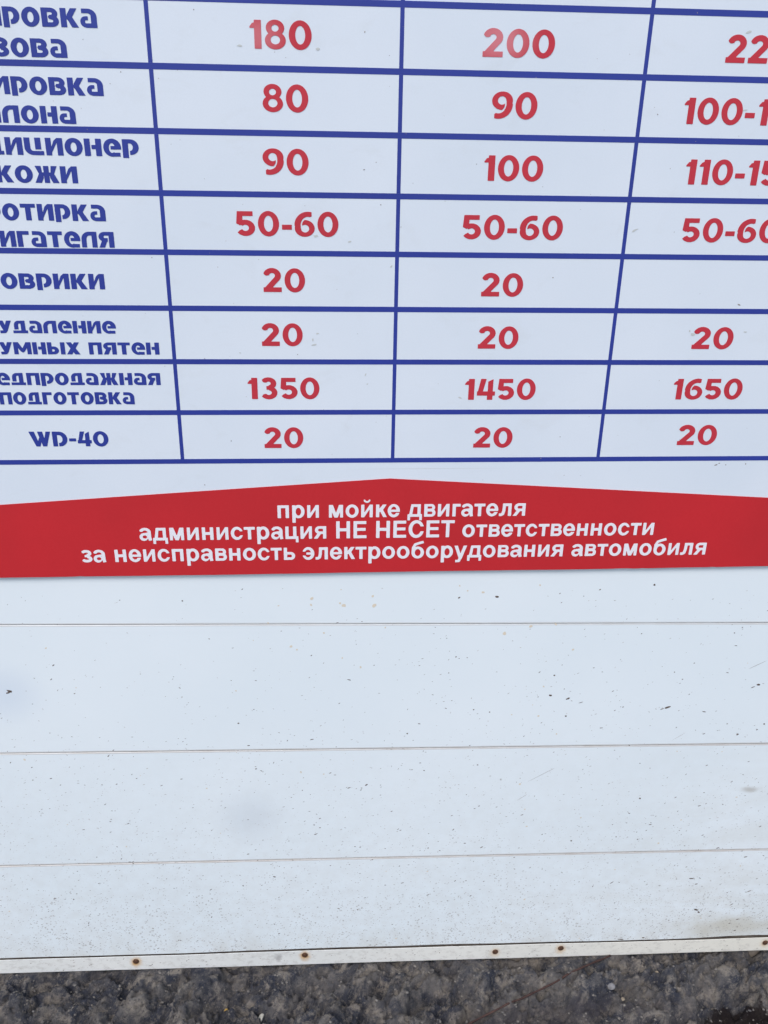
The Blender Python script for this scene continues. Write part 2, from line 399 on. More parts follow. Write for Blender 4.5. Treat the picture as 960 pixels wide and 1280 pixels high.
for q in range(60):
    px, py = rnd.uniform(-100, 1100), 730+450*rnd.random()**1.3; s = rnd.uniform(.8, 2.2); C_.append((*wp(px, py), s*PX*1.4, s*PX, rnd.random()*3))
for px, py, s in [(390,748,3.5),(430,757,4.2),(425,754,2.6),(468,757,4.5),(466,745,3),(364,808,3.4),(371,812,2.4),(631,792,5),(664,783,4),(673,895-0,2.5),(716,812,3),(823,1054,3.4),(405,791,2.4),(650,980,3)]:
    C_.append((*wp(px, py), s*PX, s*PX*.8, rnd.random()*3))
flecks('small_mud_flecks', A, MUD, wall, WO, DY, .0003)
flecks('dust_specks', B_, DUST, wall, WO, DY, .0002)
flecks('ochre_specks', C_, OCHRE, wall, WO, DY, .00005)
# hairline scratches
def strip(pts, wd):
    it = []
    for (a, b), (c1, d1) in zip(pts, pts[1:]):
        p, q = wp(a, b), wp(c1, d1); L = math.hypot(q[0]-p[0], q[1]-p[1])
        it.append(((p[0]+q[0])/2, (p[1]+q[1])/2, L*.5, wd, math.atan2(q[1]-p[1], q[0]-p[0])))
    return it
flecks('scratches', strip([(660,977),(697,958)], .00035)+strip([(837,927),(860,914)], .0003)+strip([(936,836),(962,824)], .00035)+strip([(644,1002),(660,992)], .0003), DUST, wall, WO, DY, .00005)
# flecks on the trim
T_ = []
for q in range(260):
    px = rnd.uniform(-200, 1200); t = rnd.random(); x, z = on_wall(px, 1200, YT); z = TRIM_BOT+.003+t*(TRIM_TOP-TRIM_BOT-.006)
    s = rnd.uniform(.4, 1.5); T_.append((x, z, s*PX*1.7, s*PX*.6, math.radians(rnd.gauss(20, 30))))
flecks('trim_specks', T_, DUST, tr, WO, YT-.0002, .0002)

# ------------------------------------------------------------------ glyph drawing (outline fields -> meshes)
def E(cx, cy, rx, ry): return lambda x, y: (np.sqrt(((x-cx)/rx)**2+((y-cy)/ry)**2)-1)*min(rx, ry)
def Q(*p):
    p = list(p); ar = sum(p[i][0]*p[(i+1) % len(p)][1]-p[(i+1) % len(p)][0]*p[i][1] for i in range(len(p)))
    if ar < 0: p = p[::-1]
    def fn(x, y):
        d = None
        for i in range(len(p)):
            (ax, ay), (bx, by) = p[i], p[(i+1) % len(p)]; L = math.hypot(bx-ax, by-ay) or 1e-9
            v = ((x-ax)*(by-ay)-(y-ay)*(bx-ax))/L
            d = v if d is None else np.maximum(d, v)
        return d
    return fn
def B(x0, y0, x1, y1): return Q((x0, y0), (x1, y0), (x1, y1), (x0, y1))
def A_(cx, cy, rx, ry, a0, a1, n=12):
    return [(cx+rx*math.cos(math.radians(a0+(a1-a0)*t/n)), cy+ry*math.sin(math.radians(a0+(a1-a0)*t/n))) for t in range(n+1)]
def S(pts, wd, r=1.0):
    """stroke; r < 1 makes its horizontal runs thinner than its uprights"""
    def fn(x, y):
        d = None; Y = y/r
        for i in range(len(pts)-1):
            ax, ay = pts[i][0], pts[i][1]/r; bx, by = pts[i+1][0], pts[i+1][1]/r
            L = math.hypot(bx-ax, by-ay) or 1e-9; ux, uy = (bx-ax)/L, (by-ay)/L
            s = (x-ax)*ux+(Y-ay)*uy; t = np.abs(-(x-ax)*uy+(Y-ay)*ux)-wd/2
            v = np.maximum(np.maximum(-s, s-L), t)
            d = v if d is None else np.minimum(d, v)
            if i: d = np.minimum(d, np.hypot(x-ax, Y-ay)-wd/2)
        return d
    return fn
def mir(fn, wd): return lambda x, y: fn(wd-x, y)
def rot(fn, wd, h): return lambda x, y: fn(wd-x, h-y)

FIG, LBL, WRN = {}, {}, {}     # char -> (advance, [(+/-, field)...])
# -- price figures, height 1
W = .235; rr = .82
FIG['0'] = (.81, [('+', E(.405, .5, .405, .51)), ('-', E(.405, .5, .175, .32))])
FIG['8'] = (.74, [('+', E(.37, .73, .325, .28)), ('+', E(.37, .30, .37, .31)), ('-', E(.37, .72, .125, .118)), ('-', E(.37, .318, .165, .152))])
FIG['1'] = (.42, [('+', B(.16, 0, .41, .99)), ('+', Q((0, .71), (0, .86), (.09, .88), (.17, .99), (.25, .99), (.25, .71)))])
FIG['2'] = (.73, [('+', S(A_(.35, .695, .235, .215, 168, -32)+[(.13, .10)], W, .9)), ('+', B(0, 0, .72, .20)), ('+', Q((0, 0), (.30, 0), (.42, .3), (.25, .33), (.05, .14))), ('-', B(-1, -1, 2, 0))])
FIG['3'] = (.73, [('+', S(A_(.34, .73, .215, .185, 150, -78), W, .84)), ('+', S(A_(.345, .30, .245, .21, 78, -148), W, .86)), ('+', B(.25, .44, .42, .61))])
FIG['4'] = (.78, [('+', Q((.15, .99), (.385, .99), (.25, .38), (0, .20))), ('+', B(0, .20, .78, .40)), ('+', Q((.44, 0), (.68, 0), (.68, .98), (.46, .86))), ('-', Q((.40, .40), (.46, .40), (.46, 1.2), (.42, 1.2)))])
FIG['5'] = (.72, [('+', B(.05, .80, .64, .99)), ('+', Q((.04, .99), (.25, .99), (.24, .58), (.15, .42), (0, .50))), ('+', S(A_(.345, .325, .255, .228, 125, -150), W, .86)), ('+', Q((.22, .60), (.34, .655), (.24, .40), (.10, .50)))])
six = [('+', E(.385, .33, .385, .34)), ('+', S(A_(.52, .47, .41, .43, 72, 185), .235, .86)), ('-', E(.40, .32, .155, .155)), ('-', S([(.262, .33), (.258, .50), (.285, .60), (.37, .70), (.46, .74)], .055)), ('-', Q((.66, .75), (.66, 1.1), (1, 1.1), (1, .70)))]
FIG['6'] = (.77, six)
FIG['9'] = (.77, [(s_, rot(g_, .77, 1.0)) for s_, g_ in six])
FIG['-'] = (.38, [('+', B(0, .27, .38, .47))])
# -- blue row labels: heavy rounded stencil-like letters, height 1
V_, h_ = .33, .72
def lab(ch, adv, *ops): LBL[ch] = (adv, list(ops))
lab('о', 1.0, ('+', E(.5, .5, .5, .52)), ('-', E(.5, .49, .17, .28)))
lab('а', .93, ('+', S([(.10, .88), (.45, .88)]+A_(.45, .58, .315, .30, 90, 0)[1:]+[(.765, 0)], V_, h_)),
    ('+', B(.28, 0, .93, .235)), ('+', S([(.40, .12)]+A_(.30, .31, .165, .19, -90, -270, 10)+[(.44, .50)], .26, .8)), ('-', B(.49, .30, .60, .69)), ('-', B(-.2, .625, .55, .70)))
lab('р', .92, ('+', B(0, -.08, .33, 1.0)), ('+', S([(.10, .88), (.45, .88)]+A_(.45, .55, .305, .33, 90, -90)[1:]+[(.43, .22)], V_, h_)), ('-', B(.33, -.2, .41, .42)))
lab('в', .95, ('+', B(0, 0, .33, 1.0)), ('+', S([(.10, .885), (.52, .885)]+A_(.52, .70, .235, .185, 90, -90)[1:]+[(.42, .515)], .30, .76)),
    ('+', S([(.52, .50)]+A_(.56, .31, .235, .19, 90, -90)[1:]+[(.10, .12)], .31, .77)))
lab('к', .98, ('+', B(0, 0, .33, 1.0)), ('+', Q((.36, .38), (.36, .66), (.58, 1.0), (.94, 1.0), (.66, .56))), ('+', Q((.36, .62), (.58, .66), (.98, 0), (.60, 0), (.40, .38))), ('+', B(.30, .44, .45, .60)))
lab('и', .96, ('+', B(0, 0, .32, 1.0)), ('+', B(.64, 0, .96, 1.0)), ('+', Q((.31, .14), (.31, .46), (.47, .84), (.65, 1.0), (.65, .76))))
lab('л', .96, ('+', B(.64, 0, .96, 1.0)), ('+', S([(.155, 0), (.155, .42)]+A_(.50, .50, .345, .38, 180, 90)[1:]+[(.80, .88)], .31, .78)))
lab('н', .96, ('+', B(0, 0, .33, 1.0)), ('+', B(.63, 0, .96, 1.0)), ('+', B(.40, .40, .70, .64)))
lab('з', .84, ('+', S(A_(.38, .74, .27, .17, 155, -85), .30, .74)), ('+', S(A_(.40, .28, .28, .18, 85, -155), .30, .74)), ('+', B(.25, .42, .44, .60)))
lab('ц', 1.08, ('+', S([(.165, 1.0), (.165, .45)]+A_(.49, .43, .325, .31, 180, 270)[1:]+[(1.06, .12)], .33, .73)), ('+', B(.60, .33, .93, 1.0)))
lab('е', .97, ('+', E(.5, .5, .5, .52)), ('-', E(.48, .48, .17, .28)), ('-', B(.60, .22, 1.2, .40)), ('+', B(.40, .40, .985, .60)), ('+', B(.50, -.01, .93, .22)), ('-', S([(.375, .28), (.375, .60)], .045)))
lab('ж', 1.36, ('+', B(.53, 0, .83, 1.0)), ('+', Q((.44, .66), (.44, .40), (.24, .56), (.06, 1.0), (.40, 1.0))), ('+', Q((.50, .60), (.30, .64), (0, 0), (.36, 0), (.50, .30))),
    ('+', Q((.92, .66), (.92, .40), (1.12, .56), (1.30, 1.0), (.96, 1.0))), ('+', Q((.86, .60), (1.06, .64), (1.36, 0), (1.0, 0), (.86, .30))), ('+', B(.40, .42, .96, .62)))
lab('т', .90, ('+', B(0, .77, .90, 1.0)), ('+', B(.285, 0, .615, 1.0)))
lab('г', .74, ('+', B(0, 0, .33, 1.0)), ('+', B(0, .77, .74, 1.0)))
lab('я', .96, ('+', B(.63, 0, .96, 1.0)), ('+', S([(.80, .885), (.40, .885)]+A_(.40, .69, .235, .195, 90, 270)[1:]+[(.57, .495)], .31, .75)), ('+', Q((.24, .52), (.55, .48), (.35, 0), (0, 0))))
lab('д', 1.05, ('+', B(0, 0, 1.05, .215)), ('+', B(.58, 0, .90, 1.0)), ('+', S([(.75, .88), (.45, .88)]+A_(.45, .62, .20, .26, 90, 180)[1:]+[(.25, .30)], .30, .76)))
lab('п', .95, ('+', B(0, 0, .32, 1.0)), ('+', B(.63, 0, .95, 1.0)), ('+', B(0, .77, .95, 1.0)))
lab('у', .92, ('+', Q((0, 1.0), (.36, 1.0), (.56, .38), (.46, .12), (.30, .26))), ('+', Q((.60, 1.0), (.94, 1.0), (.62, .20), (.40, .10), (.34, .26))), ('+', S([(.52, .28), (.40, .11), (.08, .10)], .29, .78)))
lab('м', 1.26, ('+', B(0, 0, .31, 1.0)), ('+', B(.95, 0, 1.26, 1.0)), ('+', Q((0, 1.0), (.36, 1.0), (.74, .30), (.63, .14), (.50, .22))), ('+', Q((1.26, 1.0), (.90, 1.0), (.52, .30), (.63, .14), (.76, .22))))
lab('ы', 1.28, ('+', B(0, 0, .33, 1.0)), ('+', S([(.15, .54), (.46, .54)]+A_(.46, .33, .215, .21, 90, -90)[1:]+[(.15, .12)], .30, .76)), ('+', B(.95, 0, 1.28, 1.0)))
lab('х', .98, ('+', Q((0, 1.0), (.38, 1.0), (.98, 0), (.60, 0))), ('+', Q((.60, 1.0), (.96, 1.0), (.38, 0), (0, 0))))
lab('б', .97, ('+', E(.49, .42, .48, .44)), ('-', E(.49, .40, .17, .20)), ('+', S([(.17, .40), (.20, .75), (.50, .97), (.92, 1.06)], .28, .8)))
lab('W', 1.42, ('+', Q((0, 1.0), (.36, 1.0), (.66, .0), (.40, 0))), ('+', Q((.40, 0), (.66, 0), (.86, .55), (.70, .72))), ('+', Q((.56, 1.0), (.90, 1.0), (1.10, .0), (.84, 0))), ('+', Q((.84, 0), (1.10, 0), (1.42, 1.0), (1.12, 1.0))))
lab('D', .98, ('+', B(0, 0, .31, 1.0)), ('+', S([(.10, .88), (.44, .88)]+A_(.44, .50, .375, .38, 90, -90)[1:]+[(.40, .12)], .32, .74)), ('-', B(.31, -.2, .385, .30)))
lab('с', .90, ('+', E(.5, .5, .5, .52)), ('-', E(.52, .49, .19, .28)), ('-', B(.66, .24, 1.2, .76)))
LBL['-'] = (.46, [('+', B(0, .34, .46, .54))]); LBL['4'] = (.92, [('+', Q((.20, 1.0), (.50, 1.0), (.30, .42), (0, .20))), ('+', B(0, .20, .92, .42)), ('+', Q((.50, 0), (.80, 0), (.80, 1.0), (.52, .84)))])
LBL['0'] = (1.02, [('+', E(.51, .5, .51, .52)), ('-', E(.51, .5, .20, .31))])
# -- white warning text: plain bold grotesque, x-height 519 of 1000
def wr(ch, adv, *ops): WRN[ch] = (adv, [(s_, (lambda g_: lambda x, y: g_(x*1000, y*1000)/1000)(g_)) for s_, g_ in ops])
ST0 = ('+', B(66, 0, 203, 519))
wr('о', 611, ('+', E(305, 260, 266, 272)), ('-', E(305, 260, 126, 162)))
wr('п', 597, ST0, ('+', B(394, 0, 531, 519)), ('+', B(66, 410, 531, 519)))
wr('р', 611, ('+', B(66, -198, 203, 519)), ('+', E(325, 260, 246, 272)), ('-', E(320, 258, 110, 160)), ('-', B(-50, -400, 66, 600)))
wr('и', 610, ('+', B(66, 0, 196, 519)), ('+', B(414, 0, 544, 519)), ('+', Q((190, 0), (190, 175), (420, 519), (420, 344))))
wr('й', 610, ('+', B(66, 0, 196, 519)), ('+', B(414, 0, 544, 519)), ('+', Q((190, 0), (190, 175), (420, 519), (420, 344))), ('+', S(A_(305, 715, 105, 85, 180, 360), 70)))
wr('м', 712, ('+', B(66, 0, 190, 519)), ('+', B(522, 0, 646, 519)), ('+', Q((66, 519), (232, 519), (424, 0), (290, 0))), ('+', Q((646, 519), (480, 519), (288, 0), (422, 0))))
wr('к', 520, ST0, ('+', Q((190, 205), (190, 330), (345, 519), (500, 519), (320, 255))), ('+', Q((215, 290), (350, 310), (520, 0), (365, 0))))
wr('е', 556, ('+', E(280, 260, 252, 272)), ('-', E(278, 262, 116, 168)), ('-', Q((280, 212), (700, 212), (700, 130), (400, 165), (280, 165))), ('+', B(120, 212, 529, 304)))
wr('д', 640, ('+', B(20, 0, 620, 108)), ('+', B(20, -145, 130, 108)), ('+', B(510, -145, 620, 108)), ('+', B(428, 0, 560, 519)), ('+', Q((90, 100), (215, 100), (280, 519), (165, 519))), ('+', B(165, 412, 560, 519)))
wr('в', 566, ST0, ('+', S([(90, 472), (360, 472)]+A_(360, 378, 92, 94, 90, -90)[1:]+[(120, 284)], 122, .78)), ('+', S([(100, 265), (370, 265)]+A_(370, 158, 104, 107, 90, -90)[1:]+[(90, 51)], 130, .78)))
wr('г', 400, ST0, ('+', B(66, 408, 398, 519)))
wr('а', 556, ('+', S(A_(270, 345, 172, 130, 160, 0)+[(442, 130), (468, 0)], 135, .78)), ('+', E(208, 148, 172, 160)), ('+', Q((180, 305), (450, 335), (450, 250), (220, 235))), ('-', E(252, 150, 92, 66)), ('+', B(375, 80, 440, 330)))
wr('т', 490, ('+', B(18, 408, 472, 519)), ('+', B(177, 0, 313, 519)))
wr('л', 590, ('+', B(394, 0, 531, 519)), ('+', B(160, 410, 531, 519)), ('+', S([(228, 480), (215, 230), (180, 90), (110, 50), (15, 50)], 128, .85)))
wr('я', 590, ('+', B(394, 0, 528, 519)), ('+', S([(460, 468), (240, 468)]+A_(240, 358, 115, 110, 90, 270)[1:]+[(460, 248)], 132, .78)), ('+', Q((190, 255), (345, 255), (165, 0), (5, 0))))
wr('с', 556, ('+', E(285, 260, 250, 272)), ('-', E(300, 260, 128, 164)), ('-', Q((310, 260), (700, 390), (700, 150))), ('-', Q((380, 345), (700, 345), (700, 175), (380, 175))))
wr('ц', 625, ST0, ('+', B(388, 0, 525, 519)), ('+', B(66, 0, 605, 108)), ('+', B(495, -145, 605, 108)))
wr('у', 556, ('+', Q((10, 519), (156, 519), (345, 0), (215, -20))), ('+', Q((402, 519), (545, 519), (340, -60), (200, -60))), ('+', S([(275, -20), (225, -145), (75, -150)], 120, .85)))
wr('б', 618, ('+', E(308, 245, 264, 257)), ('-', E(308, 245, 122, 150)), ('+', S([(105, 260), (112, 450), (190, 590), (330, 640), (545, 700)], 115, .9)))
wr('н', 599, ST0, ('+', B(394, 0, 531, 519)), ('+', B(66, 210, 531, 320)))
wr('ь', 552, ST0, ('+', S([(100, 280), (360, 280)]+A_(360, 166, 106, 114, 90, -90)[1:]+[(90, 52)], 132, .80)))
wr('э', 535, ('+', E(252, 260, 250, 272)), ('-', E(238, 260, 128, 164)), ('-', Q((230, 260), (-160, 390), (-160, 150))), ('-', Q((155, 345), (-160, 345), (-160, 175), (155, 175))), ('+', B(170, 212, 420, 304)))
wr('з', 475, ('+', S(A_(230, 385, 150, 85, 155, -80), 130, .80)), ('+', S(A_(235, 145, 160, 92, 80, -155), 132, .80)), ('+', B(160, 222, 270, 312)))
wr('Н', 722, ('+', B(73, 0, 218, 716)), ('+', B(504, 0, 649, 716)), ('+', B(73, 300, 649, 425)))
wr('Е', 667, ('+', B(73, 0, 218, 716)), ('+', B(73, 0, 617, 121)), ('+', B(73, 310, 580, 430)), ('+', B(73, 595, 605, 716)))
wr('С', 722, ('+', E(370, 358, 325, 374)), ('-', E(380, 358, 182, 248)), ('-', Q((380, 358), (900, 560), (900, 190))), ('-', Q((500, 470), (900, 470), (900, 262), (500, 262))))
wr('Т', 611, ('+', B(22, 595, 590, 716)), ('+', B(233, 0, 378, 716)))

CACHE = {}
def glyph(font, ch, n):
    key = (id(font), ch)
    if key in CACHE: return CACHE[key]
    adv, ops = font[ch]
    if font is WRN: adv /= 1000
    st = 1.0/n; x0, x1, y0, y1 = -.06, adv+.10, -.24, 1.16
    xs = np.arange(x0, x1+st, st)+.0031; ys = np.arange(y0, y1+st, st)+.0037
    X, Y = np.meshgrid(xs, ys); d = np.full(X.shape, 9.0)
    for s_, g_ in ops:
        v = g_(X, Y); d = np.minimum(d, v) if s_ == '+' else np.maximum(d, -v)
    d = np.where(np.abs(d) < 1e-5, 1e-5, d)
    V, F, idx = [], [], {}
    def vid(key_, p):
        if key_ not in idx: idx[key_] = len(V); V.append(p)
        return idx[key_]
    ins = d < 0
    for j_ in range(len(ys)-1):
        for i_ in range(len(xs)-1):
            cs = [(i_, j_), (i_+1, j_), (i_+1, j_+1), (i_, j_+1)]
            s4 = [ins[b, a] for a, b in cs]
            if not any(s4): continue
            poly = []
            for q in range(4):
                a, b = cs[q], cs[(q+1) % 4]
                if s4[q]: poly.append(vid(a, (xs[a[0]], ys[a[1]])))
                if s4[q] != s4[(q+1) % 4]:
                    lo, hi = min(a, b), max(a, b); da, db = d[lo[1], lo[0]], d[hi[1], hi[0]]; t = da/(da-db)
                    poly.append(vid((lo, hi), (xs[lo[0]]+(xs[hi[0]]-xs[lo[0]])*t, ys[lo[1]]+(ys[hi[1]]-ys[lo[1]])*t)))
            if len(poly) > 2: F.append(poly)
    bm = bmesh.new(); vs = [bm.verts.new((p[0], 0, p[1])) for p in V]
    for p in F:
        try: bm.faces.new([vs[q] for q in p])
        except ValueError: pass
    bmesh.ops.dissolve_limit(bm, angle_limit=math.radians(3), verts=bm.verts, edges=bm.edges)
    bmesh.ops.triangulate(bm, faces=bm.faces)
    bm.verts.index_update()
    # rim, so that the film has a thickness
    rim = [(e.verts[0].index, e.verts[1].index) for e in bm.edges if len(e.link_faces) == 1]
    VV = [(v.co.x, v.co.z) for v in bm.verts]
    FF = []
    for p in bm.faces:
        q = [v.index for v in p.verts]
        (ax, ay), (bx, by), (cx, cy) = (VV[t] for t in q)
        if (bx-ax)*(cy-ay)-(by-ay)*(cx-ax) < 0: q = q[::-1]      # counter-clockwise seen from -Y
        FF.append(q)
    bm.free(); CACHE[key] = (adv, VV, FF, rim)
    return CACHE[key]

TH = .00018
def text(name, s, font, mat, parent, off, base, size, ul, ur, anchor=0, gap_=.1, n=44, space=.45, y=-.0002):
    """set s on the board; letter `anchor` starts at ul, the last letter ends at ur"""
    pos, x = [], 0.0
    ink = {}
    for ch in s:
        pos.append(x)
        if ch == ' ': x += space; continue
        x += glyph(font, ch, n)[0]+gap_
    def edge(q, side):
        g_ = glyph(font, s[q], n); xv = [p[0] for p in g_[1]]
        return pos[q]+(min(xv) if side == 0 else max(xv))
    nl, nrg = edge(anchor, 0), edge(len(s)-1, 1); sx = (ur-ul)/(nrg-nl)
    V, F = [], []
    for q, ch in enumerate(s):
        if ch == ' ': continue
        _, gv, gf, rim = glyph(font, ch, n); b = len(V); m_ = len(gv)
        for p in gv: V.append((ul+(pos[q]+p[0]-nl)*sx-off[0], y-TH, base+p[1]*size-off[1]))
        for p in gv: V.append((ul+(pos[q]+p[0]-nl)*sx-off[0], y+TH*.4, base+p[1]*size-off[1]))
        F += [tuple(b+t for t in p) for p in gf]
        F += [(b+a_, b+c_, b+m_+c_, b+m_+a_) for a_, c_ in rim]
    return mesh_obj(name, V, F, mat, parent)

# ------------------------------------------------------------------ the price board
BU0, BU1, BV0, BV1 = -.565, .749, -.6300, .47
OFF = ((BU0+BU1)/2, BV0)
board = empty('price_board', (OFF[0]*CT-OFF[1]*ST, 0, H0+OFF[0]*ST+OFF[1]*CT),
              'white price board with blue grid, red prices and red warning band on the panelled wall', 'price board')
board.rotation_euler = (0, -THETA, 0)
def P_(u, v, y): return (u-OFF[0], y, v-OFF[1])
def box(name, u0, u1, v0, v1, y0, y1, mat, parent, bev=0):
    V = [P_(u, v, y) for y in (y0, y1) for u, v in ((u0, v0), (u1, v0), (u1, v1), (u0, v1))]
    return mesh_obj(name, V, [(0, 1, 2, 3), (7, 6, 5, 4), (0, 4, 5, 1), (1, 5, 6, 2), (2, 6, 7, 3), (3, 7, 4, 0)], mat, parent)
# panel with a slightly uneven lower edge
nseg = 160; V = []; F = []
def low_edge(u):
    e = .0003*math.sin(u*11)+.0001*math.sin(u*47)
    for cu, wd, dp in ((-.385, .006, .0018), (-.355, .003, .001), (.47, .012, .0014), (.50, .004, .0012), (.62, .004, .001)):
        if abs(u-cu) < wd: e += dp*.35
    return BV0+.0012*(u/.7)*.9+e
for t in range(nseg+1):
    u = BU0+(BU1-BU0)*t/nseg; lo = low_edge(u)
    V += [P_(u, lo, 0), P_(u, BV1, 0), P_(u, BV1, .0055), P_(u, lo, .0055)]
for t in range(nseg):
    a = t*4
    for q in range(4): F.append((a+q, a+4+q, a+4+(q+1) % 4, a+(q+1) % 4))
F += [(0, 1, 2, 3), tuple(nseg*4+q for q in (3, 2, 1, 0))]
mesh_obj('panel', V, F, M_BOARD, board)
# blue grid
LH, LV = .0073, .0053
rows = [.2222, .14843, .07478, .00155, -.07213, -.14612, -.21993, -.29392, -.36794, -.44238]
cols = [-.5370, -.21327, .09566, .40713, .7180]
for v in rows: box('grid_line', cols[0]-LV/2, cols[-1]+LV/2, v-LH/2, v+LH/2, -.00022, .0001, BLUE, board)
for u in cols:
    for va, vb in zip(rows, rows[1:]):
        box('grid_line', u-LV/2, u+LV/2, vb+LH/2+.00005, va-LH/2-.00005, -.00018, .0001, BLUE, board)

# red warning band with its peaked top
def band_low(u): return low_edge(u)+.0004
top = [(BU0+.0008, -.5142), (-.485, -.5090), (-.25, -.4935), (.0918, -.4714), (.686, -.5080), (BU1-.0008, -.5121)]
V = []; F = []
us = sorted({BU0+.0008+(BU1-BU0-.0016)*t/nseg for t in range(nseg+1)} | {.0918})
for u in us:
    for (a, va), (b, vb) in zip(top, top[1:]):
        if a <= u <= b+1e-9: tv = va+(vb-va)*(u-a)/(b-a); break
    V += [P_(u, band_low(u), -.0008), P_(u, tv, -.0008), P_(u, tv, -.00005), P_(u, band_low(u), -.00005)]
for t in range(len(us)-1):
    a = t*4
    for q in range(4): F.append((a+q, a+4+q, a+4+(q+1) % 4, a+(q+1) % 4))
F += [(0, 1, 2, 3), tuple((len(us)-1)*4+q for q in (3, 2, 1, 0))]
band = mesh_obj('warning_band', V, F, BAND, board)
EM = .0402
text('warning_text', 'при мойке двигателя', WRN, WHITE_FILM, band, OFF, -.5345, EM, -.0775, .3028, 0, 0, 52, .278, -.0010)
text('warning_text', 'администрация НЕ НЕСЕТ ответственности', WRN, WHITE_FILM, band, OFF, -.5697, EM, -.2868, .5104, 0, 0, 52, .278, -.0010)
text('warning_text', 'за неисправность электрооборудования автомобиля', WRN, WHITE_FILM, band, OFF, -.6055, EM, -.3765, .6007, 0, 0, 52, .278, -.0010)

# row labels: (text, index of a visible letter, its left px, right px of the last letter, top px, bottom px measured at px x)
mm = .001
for s, an, ul, ur, base, size in [
    ('полировка', 4, -.3831, -.2729, 114.2, 20.2), ('кузова', 3, -.3788, -.3124, 81.4, 20.2),
    ('полировка', 4, -.3845, -.2736, 40.2, 19.8), ('салона', 2, -.4002, -.3109, 7.9, 19.8),
    ('кондиционер', 4, -.4022, -.2367, -29.0, 20.4), ('кожи', 1, -.3952, -.3170, -61.8, 20.2),
    ('протирка', 2, -.4181, -.2870, -107.8, 20.4), ('двигателя', 3, -.4039, -.2793, -141.1, 20.0),
    ('коврики', 1, -.4336, -.2977, -195.2, 20.2), ('удаление', 1, -.4271, -.2891, -254.7, 17.0),
    ('битумных пятен', 4, -.4302, -.2330, -283.9, 16.8), ('предпродажная', 3, -.4405, -.2351, -327.4, 17.3),
    ('подготовка', 1, -.4416, -.2738, -355.4, 17.6), ('WD-40', 0, -.4279, -.3166, -418.2, 22.4)]:
    text('row_label', s, LBL, BLUE, board, OFF, base*mm, size*mm, ul, ur, an, .10, 44, .55)

# prices
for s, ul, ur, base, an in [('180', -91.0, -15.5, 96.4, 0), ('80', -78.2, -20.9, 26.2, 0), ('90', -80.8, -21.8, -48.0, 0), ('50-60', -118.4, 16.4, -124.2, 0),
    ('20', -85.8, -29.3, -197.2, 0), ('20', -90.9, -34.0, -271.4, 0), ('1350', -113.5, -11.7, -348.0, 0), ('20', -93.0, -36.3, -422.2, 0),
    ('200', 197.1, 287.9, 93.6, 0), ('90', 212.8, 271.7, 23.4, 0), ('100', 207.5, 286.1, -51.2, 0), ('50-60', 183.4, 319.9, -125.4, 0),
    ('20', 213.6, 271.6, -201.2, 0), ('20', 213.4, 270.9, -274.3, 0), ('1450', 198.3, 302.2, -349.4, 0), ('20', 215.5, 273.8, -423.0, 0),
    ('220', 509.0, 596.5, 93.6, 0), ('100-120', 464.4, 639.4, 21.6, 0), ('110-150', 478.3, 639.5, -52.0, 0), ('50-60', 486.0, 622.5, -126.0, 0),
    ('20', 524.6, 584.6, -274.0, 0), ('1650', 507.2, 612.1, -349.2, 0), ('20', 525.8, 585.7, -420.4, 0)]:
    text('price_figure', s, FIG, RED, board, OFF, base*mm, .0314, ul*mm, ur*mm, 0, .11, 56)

# little scuffs and specks on the board
def bflecks(name, items, mat, th=.00005):
    V, F = [], []
    for px, py, a, b, an in items:
        u0, v0 = uv(px, py); n = 8; s = len(V); ca, sa = math.cos(math.radians(an)), math.sin(math.radians(an)); ph = rnd.random()*6
        for t in range(n):
            q = ph+t*2*math.pi/n; r_ = rnd.uniform(.55, 1.25); dx, dz = a*PX*r_*math.cos(q), b*PX*r_*math.sin(q)
            V.append(P_(u0+dx*ca-dz*sa, v0+dx*sa+dz*ca, -.00028))
        V.append(P_(u0, v0, -.00030-th))
        for t in range(n): F.append((s+t, s+(t+1) % n, s+n))
    o = mesh_obj(name, V, F, mat, board); o['kind'] = 'stuff'; return o
k = N('faint_scuff'); k.base((.50, .52, .51)); k.set(.6, .3); SCUFF = k.m
bflecks('specks', [(895,581,3,1,20),(899,579,1.5,1,0),(907,581,1,1,0),(932,580,1.2,1.6,0),(924,381,3,.9,-25),(691,347,1.2,1,0),(700,546,1.5,.9,0),(676,573,1,.8,0),(151,90,1,.8,0),
    (372,443,.8,1,0),(455,212,1.2,.8,20),(456,40,1,1.3,0),(822,143,1,1,0),(256,606,1,1,0),(670,97,.9,.6,0),(242,12,1,.8,0),(705,594,1,.5,20),(190,322,1,1,0),(289,551,1,1.2,0),(476,256,.8,1,0)]
    + [(rnd.uniform(0, 960), rnd.uniform(10, 600), rnd.uniform(.4, .9), rnd.uniform(.3, .7), 0) for q in range(90)], DUST)
bflecks('scuffs', [(397,61,3,2.2,0),(299,57,4,2,0),(393,431,4.5,1.8,10),(391,425,1.2,2.5,0),(397,417,3,1.4,0),(457,468,1.2,2.8,-20),(459,480,2,1.4,20),(575,497,4,1.6,-10),(866,418,4,2.4,-15),
    (862,414,1.6,2.2,0),(395,295,4,2,0),(437,302,3,1.2,10),(932,415,3.5,1.4,0),(793,288,6,1.6,25),(300,441,2,1.2,0),(936,40,5,1.5,15),(489,333,3,1.4,30),(930,138,6,1.2,5),(747,612,5,1,25)], SCUFF, .00002)
V = []; F = []
for (a, b), (c1, d1) in [((425, 586.5), (640, 585.2)), ((596, 584), (636, 585)), ((540, 590), (700, 588))]:
    u0, v0 = uv(a, b); u1, v1 = uv(c1, d1); s = len(V)
    V += [P_(u0, v0, -.0001), P_((u0+u1)/2, (v0+v1)/2-.0002, -.0001), P_(u1, v1, -.0001), P_((u0+u1)/2, (v0+v1)/2+.0003, -.0001)]; F.append((s, s+1, s+2, s+3))
